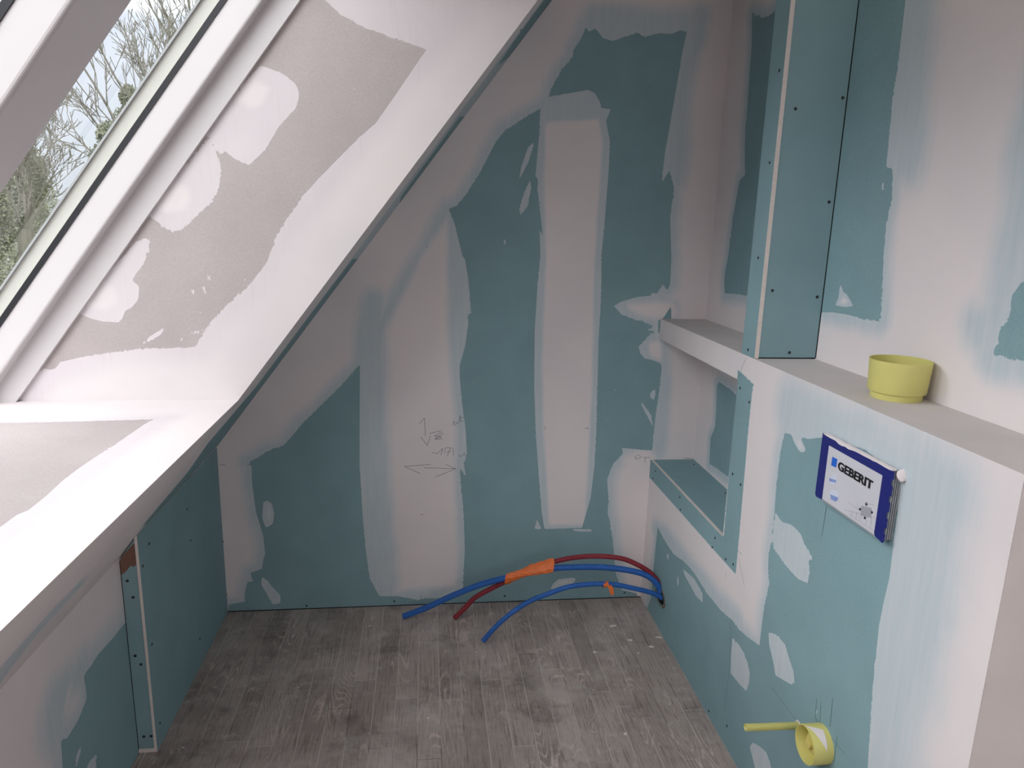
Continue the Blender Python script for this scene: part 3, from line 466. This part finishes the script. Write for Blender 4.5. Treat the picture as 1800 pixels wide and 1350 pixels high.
def roof_window(name, yf, fr_in, sash_far, near0, near1, fo, first):
    """yf far side; fr_in: frame inner edge; sash_far: far stile edge next to the glass; near0..near1 near stile"""
    w_ = struct(empty(name, sp(WS0, (yf+near1)/2, .5)))
    # frame, far stile side
    f0 = .455 if first else fo+.004
    extr('frame', [(yf+(.02 if first else 0), f0), (fr_in, f0), (fr_in, .60), (yf+(.02 if first else 0), .60)], WS0, WS1, M_wfr, w_)
    sbox('frame', near1, near1-.006, fo+.03, .60, WS0, WS1, M_wfr, w_)
    sbox('frame', yf+.01, near1, .50, .60, WS0-.02, WS0+.03, M_wfr, w_)
    sbox('frame', yf+.01, near1, .50, .60, WS1-.03, WS1+.02, M_wfr, w_)
    # sash with a rounded, grooved inner edge
    r = .006
    pf = [(fr_in+.006, .60), (fr_in+.006, .5125), (fr_in-.002, .5125), (fr_in-.004, .5145), (fr_in-.009, .5145), (fr_in-.011, .5115)]
    pf += rnd(sash_far+r, .5115+r, r, -PI/2-0, 5)[::1] if False else [(sash_far+r, .5115), (sash_far+r*.45, .5115+r*.16), (sash_far+r*.16, .5115+r*.45), (sash_far, .5115+r)]
    pf += [(sash_far, .574), (sash_far+.012, .60)]
    extr('sash', pf, WS0+.01, WS1-.01, M_wfr, w_)
    extr('sash', [(near0, .60), (near0, fo+.006), (near0-.005, fo), (near1+.005, fo), (near1+.001, fo+.006), (near1+.001, .60)], WS0+.01, WS1-.01, M_wfr, w_)
    sbox('sash', sash_far, near0, fo, .60, WS0+.02, WS0+.10, M_wfr, w_)
    sbox('sash', sash_far, near0, fo, .60, WS1-.09, WS1-.02, M_wfr, w_)
    sbox('gasket', sash_far+.004, sash_far-.003, .574, .587, WS0+.02, WS1-.02, M_gasket, w_)
    extr('glazing_bead', [(sash_far+.01, .587), (sash_far-.003, .587), (sash_far-.004, .617), (sash_far+.01, .617)], WS0+.02, WS1-.02, M_bead, w_)
    sbox('glass_seal', sash_far, sash_far-.013, .617, .622, WS0+.02, WS1-.02, M_seal, w_)
    yy = (sash_far+.005, near0-.03)
    mesh('pane', [sp(WS0+.03, yy[0], .6225), sp(WS1-.03, yy[0], .6225), sp(WS1-.03, yy[1], .6225), sp(WS0+.03, yy[1], .6225)], [(0, 1, 2, 3)], M_glass, w_)
    return w_
roof_window('window_1', YR, -.760, -.800, -1.300, -1.3935, .525, True)
roof_window('window_2', -1.400, -1.472, -1.490, -1.95, -2.050, .515, False)
roof_window('window_3', -2.060, -2.132, -2.150, -2.61, -2.71, .515, False)
# roof covering around the windows, outside
ro_ = struct(empty('trim_1', sp(1, -1.4, .6)))
for y0, y1, s0, s1 in ((-.74, .4, -.9, 2.6), (-4.2, -2.705, -.9, 2.6), (-2.705, -.74, -.9, WS0+.02), (-2.705, -.74, WS1-.02, 2.6)):
    sbox('roof_sheathing', y0, y1, .58, .60, s0, s1, M_sheath, ro_)
# ================================================================ THINGS
# yellow cup on the ledge
CX, CY = .122, -1.305
cup = lathe('plastic_cup', [(.0, .004), (.050, .004), (.0525, .0), (.0530, .0015), (.0535, .0135), (.0590, .0160), (.0600, .018), (.0640, .0855), (.0640, .087), (.0622, .087), (.0618, .084), (.0582, .021), (.050, .018), (.0, .018)], M_yel, None, 72)
cup.location = (CX, CY, H); tag(cup, 'pale yellow plastic cup sitting on the white ledge', 'cup')
# cistern service box with its building-site cover
gb = tag(empty('cistern_access_box', (-.011, -1.40, 1.05)), 'blue and silver cistern access box protruding from the half wall', 'access box')
XF = -.0225
box('ribbed_body', (XF+.004, -1.5265, .980), (.03, -1.275, 1.124), M_gribs, gb)
for k in range(4): box('rib', (XF+.0055+k*.0045, -1.5300, .981), (XF+.0077+k*.0045, -1.5260, 1.122), M_gribs, gb)
def G(l): return [(l[i]/10000., l[i+1]/10000.) for i in range(0, len(l), 2)]
def yzplate(name, poly, x0, x1, mat, parent):
    n = len(poly); v = [(x0, y, z) for y, z in poly]+[(x1, y, z) for y, z in poly]
    o = mesh(name, v, [tuple(range(n)), tuple(range(2*n-1, n-1, -1))]+[(k, (k+1) % n, n+(k+1) % n, n+k) for k in range(n)], mat, parent)
    bm = bmesh.new(); bm.from_mesh(o.data); bmesh.ops.recalc_face_normals(bm, faces=bm.faces[:]); bm.to_mesh(o.data); bm.free(); return o
yt, yb_ = 1.1275, .976
fl_o = [(-1.274, yt), (-1.400, 1.1262), (-1.5325, yt-.001), (-1.5345, 1.117)]
for k in range(4):
    z0 = 1.110-k*.034; fl_o += [(-1.5345, z0), (-1.529, z0-.001), (-1.529, z0-.014), (-1.5345, z0-.015)]
fl_o += [(-1.533, .981), (-1.530, .975), (-1.506, .979), (-1.5025, .984), (-1.5025, 1.1075), (-1.3045, 1.1075), (-1.3045, .981), (-1.302, .976), (-1.278, .974), (-1.2735, .980)]
fb = yzplate('flange', fl_o, XF, XF+.003, M_bflange, gb)
yzplate('cover_sheet', [(-1.3035, 1.1085), (-1.5035, 1.1085), (-1.5035, .9805), (-1.3035, .979)], XF+.0002, XF+.0025, M_label, gb)
yzplate('clear_edge', [(-1.304, .9815), (-1.504, .984), (-1.506, .9765), (-1.303, .974)], XF+.001, XF+.004, M_gribs, gb)
random.seed(3); up_ = [(-1.280-.0125*k, 1.1298+random.uniform(-.0006, .0008)) for k in range(21)]
dn_ = [(-1.530+.0125*k, 1.1262-(random.uniform(.000, .0045) if 10 < k < 19 else random.uniform(-.001, .0005))) for k in range(21)]
yzplate('filler_smear', up_+dn_, XF-.0008, XF+.009, M_plaster, gb)
bl_ = bmesh.new(); bmesh.ops.create_icosphere(bl_, subdivisions=3, radius=1)
for v_ in bl_.verts: v_.co = Vector((-.004+v_.co.x*.012, -1.535+v_.co.y*.006*(1-.4*v_.co.z), 1.119+v_.co.z*.012)) + Vector((0, v_.co.z*.003, math.sin(v_.co.x*5)*.001))
bm_ = bpy.data.meshes.new('filler_blob'); bl_.to_mesh(bm_); bl_.free(); keep(link('filler_blob', bm_, M_plaster), gb)
GB = {"label": [-13044, 11075, -15016, 11077, -15022, 9833, -13069, 9805], "logo": [-13238, 10867, -13435, 10877, -13432, 10679, -13234, 10664], "text": [-13479, 10832, -14797, 10858, -14738, 10661, -13515, 10672], "bottle": [-13337, 10433, -13363, 10519, -13428, 10532, -13476, 10484, -13518, 10368, -13462, 10282, -13365, 10256, -13275, 10266, -13227, 10359], "bottle2": [-13227, 10359, -13508, 10409, -13496, 10349, -13254, 10292], "oval": [-13333, 10111, -13443, 10165, -13595, 10158, -13675, 10102, -13651, 9995, -13554, 9927, -13404, 9917, -13323, 9985], "oval2": [-13344, 10015, -13655, 10061, -13651, 9995, -13554, 9927, -13404, 9917], "sq": [-14508, 10216, -14830, 10298, -14858, 10106, -14529, 10006], "a1": [-14605, 10297, -14647, 10355, -14696, 10324, -14665, 10274], "a2": [-14428, 10110, -14477, 10161, -14516, 10136, -14477, 10088], "a3": [-14841, 10251, -14907, 10239, -14869, 10186, -14826, 10205], "a4": [-14630, 9998, -14667, 10055, -14713, 10023, -14668, 9979], "l1": [-14026, 10103, -14389, 10104, -14451, 10130], "l2": [-13950, 9889, -14536, 10051], "l3": [-14098, 9865, -14643, 9869, -15028, 9876], "l4": [-14212, 9977, -14212, 9828], "l5": [-14878, 10115, -14895, 9877], "l6": [-14378, 10005, -14382, 9838], "l7": [-14737, 10033, -14722, 9883], "l8": [-14624, 10315, -14908, 10400], "l9": [-14361, 10228, -14385, 10154], "l10": [-14477, 9942, -14570, 9972], "l11": [-14517, 9928, -14525, 9890], "l12": [-14864, 10109, -14995, 10155]}
xl_ = XF-.0003
lab = bpy.data.objects['cover_sheet']
yzplate('blue_square_print', G(GB['logo']), xl_, XF+.0002, M_logo, lab)
def pr(name, key, mat, dx=0.): return yzplate(name, G(GB[key]), xl_-dx, XF+.0002, mat, lab)
pr('bottle_print', 'bottle', M_pic); pr('bottle_print', 'bottle2', M_pic2, .0002); pr('bowl_print', 'oval', M_pic); pr('bowl_print', 'oval2', M_pic2, .0002)
yzplate('grey_plate_print', G(GB['sq']), xl_, XF+.0002, M_gsq, lab)
for k in ('a1', 'a2', 'a3', 'a4'): yzplate('arrow_print', G(GB[k]), xl_, XF+.0002, M_black, lab)
ribbon('tile_lines_print', [G(GB['l%d' % k]) for k in range(1, 13)]+[G(GB['sq'])+G(GB['sq'])[:1]], lambda y, z: (xl_, y, z), (-1, 0, 0), .0008, M_gsq, lab, .0001)
tx = bpy.data.curves.new('lettering', 'FONT'); tx.body = 'GEBERIT'; tx.size = .0262; tx.offset = .0008; tx.extrude = .00015; tx.space_character = 1.0
to = bpy.data.objects.new('lettering', tx); C.objects.link(to); tx.materials.append(M_black)
bpy.context.view_layer.update(); wd = to.dimensions.x
sxx = .127/max(wd, .01)
me_t = bpy.data.meshes.new_from_object(to.evaluated_get(bpy.context.evaluated_depsgraph_get())); bpy.data.objects.remove(to); to = bpy.data.objects.new('lettering', me_t); C.objects.link(to)
bt_ = bmesh.new(); bt_.from_mesh(me_t)                # bold strokes: the letters doubled with a slight sideways shift
gg_ = bmesh.ops.duplicate(bt_, geom=bt_.verts[:]+bt_.edges[:]+bt_.faces[:])['geom']
for v_ in gg_:
    if isinstance(v_, bmesh.types.BMVert): v_.co += Vector((.0009, 0, .0001))
bt_.to_mesh(me_t); bt_.free()
me_t.transform(Matrix(((0, 0, -1, xl_-.0002), (-1, 0, 0, -1.3490), (0, 1, 0, 1.0672), (0, 0, 0, 1))) @ Matrix.Diagonal((sxx, 1, 1, 1))); keep(to, lab)
# waste outlet with its yellow plug, and the flush stub next to it
Mx = Matrix(((0, 0, -1, 0), (-1, 0, 0, -1.402), (0, 1, 0, .405), (0, 0, 0, 1)))      # turned axis points out of the half wall (-x)
wo_ = tag(empty('waste_outlet_plug', (0, -1.402, .405)), 'round yellow plug closing the waste outlet low in the half wall', 'plug')
lathe('plug_body', [(.0445, -.01), (.0445, .046), (.0440, .047), (.0420, .047), (.0415, .046), (.0405, .012), (.0, .012)], M_yel, wo_, 64, Mx)
lathe('plug_floor', [(.0404, .0145), (.0404, .018), (.024, .020), (.0225, .030), (.021, .032), (.011, .0325), (.0105, .040), (.0085, .0415), (.0, .042)], M_yel2, wo_, 48, Mx@Matrix.Translation((0, 0, 0)))
sm_v = []; NS = 12; NW = 7
for i in range(NS+1):
    t = i/NS; A0 = (1.75+(.30-1.75)*t, .0470+(.0170-.0470)*t); A1 = (1.38+(.30-1.38)*t, .0120+(.0170-.0120)*t)
    for j in range(NW+1):
        q = j/NW; a_ = A0[0]+(A1[0]-A0[0])*q; h_ = A0[1]+(A1[1]-A0[1])*q; sm_v.append(Mx@Vector((.0452*math.cos(a_), .0452*math.sin(a_), h_)))
mesh('filler_smear', sm_v, [(i*(NW+1)+j, i*(NW+1)+j+1, (i+1)*(NW+1)+j+1, (i+1)*(NW+1)+j) for i in range(NS) for j in range(NW)], M_plaster, wo_)
st = tag(empty('pipe_stub', (0, -1.291, .366)), 'thin yellow pipe stub sticking out horizontally beside the round plug', 'pipe')
tube('stub_pipe', [(.004, -1.291, .366), (-.07, -1.298, .3735), (-.146, -1.305, .381)], .0088, M_yel, st, 20)
lathe('torn_collar', [(.0132, -.002), (.0132, .0012), (.0098, .0016), (.0098, -.002)], M_core, st, 20, Matrix(((0, 0, -1, 0), (-1, 0, 0, -1.2915), (0, 1, 0, .3665), (0, 0, 0, 1))))
# corrugated conduits coming out of the half wall
def shift(p): return p
PB, PR_, PS = [[-1.0196, -0.107, 0.0116], [-0.9214, -0.1197, 0.0581], [-0.8229, -0.1328, 0.112], [-0.7184, -0.1465, 0.1616], [-0.6088, -0.1605, 0.1988], [-0.5198, -0.1718, 0.2264], [-0.4285, -0.1832, 0.2439], [-0.3392, -0.1942, 0.2515], [-0.2419, -0.2061, 0.2544], [-0.1576, -0.2164, 0.2483], [-0.0782, -0.2263, 0.2323], [-0.0317, -0.2325, 0.2068], [-0.0039, -0.2377, 0.1714], [0.0026, -0.24, 0.1525]], [[-0.8139, -0.132, 0.005], [-0.7756, -0.1357, 0.0538], [-0.7307, -0.1397, 0.1048], [-0.6654, -0.1445, 0.145], [-0.607, -0.1486, 0.1776], [-0.5181, -0.1586, 0.2318], [-0.427, -0.1698, 0.2642], [-0.3384, -0.1822, 0.2872], [-0.2427, -0.1953, 0.2956], [-0.1575, -0.207, 0.2889], [-0.0982, -0.2154, 0.2668], [-0.045, -0.2236, 0.2347], [-0.014, -0.2297, 0.1997], [0.0035, -0.235, 0.1622]], [[-0.712, -0.305, 0.0121], [-0.6647, -0.3009, 0.068], [-0.6031, -0.2962, 0.1228], [-0.5346, -0.2916, 0.1654], [-0.4643, -0.2873, 0.1914], [-0.3868, -0.2827, 0.2148], [-0.3035, -0.2781, 0.2213], [-0.2094, -0.2731, 0.2152], [-0.1224, -0.2684, 0.1925], [-0.0459, -0.2643, 0.1678], [-0.0041, -0.262, 0.1451]]
def fixend(P, r):
    P = [list(p) for p in P]; P[0][2] = max(P[0][2], r+.0005); return P+[[.05, P[-1][1]-.0, P[-1][2]-.035]]
pb = tag(tube('water_conduit', fixend(PB, .0125), .0125, M_blue, None, 14, .00125, .0014, .005), 'thick blue corrugated conduit taped to the red one', 'conduit', None)
prd = tag(tube('water_conduit', fixend([[p[0], p[1]+.001, p[2]] for p in PR_], .0105), .0105, M_red, None, 14, .00125, .0012, .005), 'dark red corrugated conduit taped to the thick blue one', 'conduit', None)
psm = tag(tube('water_conduit', fixend(PS, .010), .010, M_blue, None, 14, .00125, .0012, .005), 'thin blue corrugated conduit arching nearest the camera, orange scrap on it', 'conduit', None)
# orange tape around both
random.seed(5)
def interp(P, x):
    for a, b in zip(P[:-1], P[1:]):
        if a[0] <= x <= b[0]:
            t = (x-a[0])/(b[0]-a[0]); return Vector(a).lerp(Vector(b), t)
v = []; seg = 22; nsl = 26; xa, xb = -.612, -.430
for i in range(nsl):
    x = xa+(xb-xa)*i/(nsl-1); cb = interp(PB, x); crr = interp(PR_, x)
    if (cb-crr).length > .024: crr = cb+(crr-cb).normalized()*.024
    c = (cb+crr)/2; d = crr-cb; d.x = 0; Ld = d.length; d = d.normalized() if Ld > 1e-4 else Vector((0, 0, 1))
    n_ = Vector((1, 0, 0)).cross(d)
    for k in range(seg):
        a_ = 2*PI*k/seg; fold = 1+.07*math.sin(i*1.1+k*1.3)+.05*math.sin(i*.5-k*2.7)+random.uniform(-.03, .03)
        R1, R2 = (.0158+Ld/2), .0168
        v.append(c+(d*math.sin(a_)*R1+n_*math.cos(a_)*R2)*fold+Vector((random.uniform(-.001, .001)+(.006*math.sin(a_+1) if i in (0, nsl-1) else 0), 0, 0)))
f = [(i*seg+k, i*seg+(k+1) % seg, (i+1)*seg+(k+1) % seg, (i+1)*seg+k) for i in range(nsl-1) for k in range(seg)]
tp = mesh('adhesive_tape', v, f, M_tape); tag(tp, 'wide orange tape wrapped around the red and thick blue conduits', 'tape')
# little scrap of the same tape on the thin conduit
c0 = interp(PS, -.236); v = []
for i in range(5):
    for k in range(12): v.append(c0+Vector((-.011+.0055*i+.002*math.sin(k*1.1), math.cos(2*PI*k/12)*.0112, math.sin(2*PI*k/12)*.0112)))
f = [(i*12+k, i*12+(k+1) % 12, (i+1)*12+(k+1) % 12, (i+1)*12+k) for i in range(4) for k in range(12)]
n0 = len(v); tail = [(.004, -.011, .004), (.022, -.0125, .000), (.010, -.012, -.014), (.028, -.013, -.012), (.016, -.012, -.030), (.031, -.0135, -.028), (.020, -.012, -.040), (.030, -.013, -.042)]
v += [c0+Vector(t_) for t_ in tail]+[c0+Vector(t_)+Vector((.0005, .0008, 0)) for t_ in tail]
f += [(n0+2*i, n0+2*i+1, n0+2*i+3, n0+2*i+2) for i in range(3)]+[(n0+8+2*i, n0+10+2*i, n0+11+2*i, n0+9+2*i) for i in range(3)]
ts = mesh('adhesive_tape', v, f, M_tape); tag(ts, 'small orange tape scrap hanging from the thin blue conduit', 'tape')
# string on the floor
stg = tube('string', [(x, y, .0022) for x, y in [(-.356, -.712), (-.372, -.748), (-.399, -.774), (-.407, -.8), (-.408, -.824), (-.383, -.826), (-.396, -.829), (-.409, -.865), (-.404, -.878)]], .0014, M_string, None, 6)
tag(stg, 'thin pale piece of string lying on the plank floor', 'string')
# flakes of dried filler on the floor
random.seed(11)
FL = [[-0.068, -0.372, 6], [-0.295, -0.389, 5], [-0.18, -0.216, 7], [-0.019, -0.311, 7], [-0.136, -0.321, 6], [-0.13, -0.409, 3], [-0.741, -0.355, 2], [-0.466, -0.53, 2], [-0.351, -0.613, 2], [-0.923, -0.71, 3], [-1.66, -0.784, 2], [-0.892, -0.122, 2], [-1.15, -0.146, 4], [-0.297, -0.837, 4], [-1.364, -0.517, 2], [-1.231, -0.035, 2]]
for x, y, s_ in FL:
    n = 9; R_ = s_*.0021; pts_ = [(R_*random.uniform(.5, 1.2)*math.cos(2*PI*k/n), R_*random.uniform(.4, 1.0)*math.sin(2*PI*k/n)) for k in range(n)]
    v = [(a_, b_, 0) for a_, b_ in pts_]+[(a_*.8, b_*.8, .0012) for a_, b_ in pts_]
    o = mesh('filler_flake', v, [tuple(range(n, 2*n))]+[(k, (k+1) % n, n+(k+1) % n, n+k) for k in range(n)], M_core); o.location = (x, y, 0)
    tag(o, 'small whitish flake of dried filler lying on the plank floor', 'flake', 'dried filler flakes on the floor')
# ================================================================ OUTSIDE
gr_ = struct(mesh('ground', [(-60, -30, -5.5), (20, -30, -5.5), (20, 80, -5.5), (-60, 80, -5.5)], [(0, 1, 2, 3)], M_grass))
def tree_mesh(seed, trunk, spread=1., crown=.6, levels=4):
    rg = random.Random(seed); V = []; F = []
    def seg_(a, b, ra, rb):
        d = (b-a).normalized(); t = d.orthogonal().normalized(); q = d.cross(t); n = 6 if ra > .05 else 3; i = len(V)
        for c, r in ((a, ra), (b, rb)): V.extend([c+t*math.cos(2*PI*k/n)*r+q*math.sin(2*PI*k/n)*r for k in range(n)])
        F.extend([(i+k, i+(k+1) % n, i+n+(k+1) % n, i+n+k) for k in range(n)])
    def turn(d, amt):
        ax = d.orthogonal().normalized(); ax.rotate(Matrix.Rotation(rg.uniform(0, 2*PI), 3, d)); return (d+ax*amt+Vector((0, 0, .08))).normalized()
    def grow(p, d, L, r, lev):
        n = 5; q = p
        for i in range(n):
            w_ = .03 if lev == 0 else .085
            d = (d+Vector((rg.gauss(0, w_), rg.gauss(0, w_), rg.gauss(.02, .05)))).normalized()
            r2 = max(.0075, r*(.86 if lev else .95)); q2 = q+d*L/n; seg_(q, q2, r, r2); q = q2; r = r2
            if lev > 0 and lev < levels and rg.random() < (.60 if lev < 3 else .5): grow(q, turn(d, rg.uniform(.45, .85)*spread), L*rg.uniform(.38, .62), max(.0075, r*.55), lev+1)
        if lev == 0:
            for _ in range(5): grow(q-Vector((0, 0, rg.uniform(0, 1.0))), turn(Vector((0, 0, 1)), rg.uniform(.15, .95)*spread), trunk*crown*rg.uniform(.6, 1.1), r*.42, 1)
        elif lev < levels: 
            for _ in range(2): grow(q, turn(d, rg.uniform(.2, .5)), L*rg.uniform(.4, .6), max(.0075, r*.8), lev+1)
    grow(Vector((0, 0, 0)), Vector((0, 0, 1)), trunk, trunk*.017, 0)
    return V, F
def leaves(seed, blobs, n, size):
    rg = random.Random(seed); V = []; F = []
    for _ in range(n):
        c, r = rg.choice(blobs); d = Vector((rg.gauss(0, 1), rg.gauss(0, 1), rg.gauss(0, 1))).normalized()*rg.uniform(.55, 1.05)
        p = Vector(c)+Vector((d.x*r[0], d.y*r[1], d.z*r[2])); t = Vector((rg.gauss(0, 1), rg.gauss(0, 1), rg.gauss(0, 1))).normalized(); q = t.orthogonal().normalized(); s = size*rg.uniform(.5, 1.3); i = len(V)
        V += [p-t*s, p+q*s*.6, p+t*s, p-q*s*.6]; F.append((i, i+1, i+2, i+3))
    return V, F
TR = [[-8.54, 17.87, 9.29, 3, 0.9, 0.28], [-7.21, 13.02, 7.95, 8, 1.1, 0.26], [-11.38, 18.83, 7.61, 12, 0.9, 0.22], [-8.53, 23.14, 11.58, 21, 0.6, 0.22], [-9.87, 13.99, 6.65, 31, 1.0, 0.22]]
labs = ['tall bare tree with the thickest ivied trunk, seen through the roof window', 'bare tree with low spreading branches left of the tall ivied one', 'bare bushy tree at the left edge of the glass', 'slender bare tree rising highest, next to the window bead', 'nearest bare tree with twigs above the hedge, lowest left of the glass']
for i, (x, y, hh, seed, spr, cs) in enumerate(TR):
    tr = tag(empty('bare_tree', (x, y, -5.5)), labs[i], 'tree')
    V, F = tree_mesh(seed, hh, spr, cs); b = mesh('branches', V, F, M_bark); b.parent = tr
    V, F = leaves(seed, [((0, 0, hh*.5), (.30, .30, hh*.25)), ((.05, 0, hh*.85), (.26, .26, hh*.13)), ((-.10, .1, hh*1.0), (.30, .30, .40)), ((.1, -.1, hh*1.06), (.22, .22, .35))], 5000, .035)
    b = mesh('ivy', V, F, M_ivy); b.parent = tr
BS = [[-15.42, 26.87, -5.5, 0.9, 9.17], [-13.64, 21.05, -5.5, 2.0, 6.72], [-14.13, 25.27, -5.5, 3.0, 6.36], [-17.14, 35.97, -5.5, 1.6, 7.82]]
blabs = ['evergreen bush crown at the left of the glass', 'wide tangled hedge below the bare trees', 'hedge section beside the window bead below the trees', 'dense shrub behind the left bush']
for i, (x, y, z, r, h_) in enumerate(BS):
    rg = random.Random(i+40); bl = [((rg.uniform(-r, r), rg.uniform(-r, r), h_*rg.uniform(.2, .85)), (r*.55, r*.55, h_*.22)) for _ in range(9)]
    V, F = leaves(i+3, bl, 22000, .05); o = mesh('shrub', V, F, M_bush); o.location = (x, y, z); tag(o, blabs[i], 'shrub')
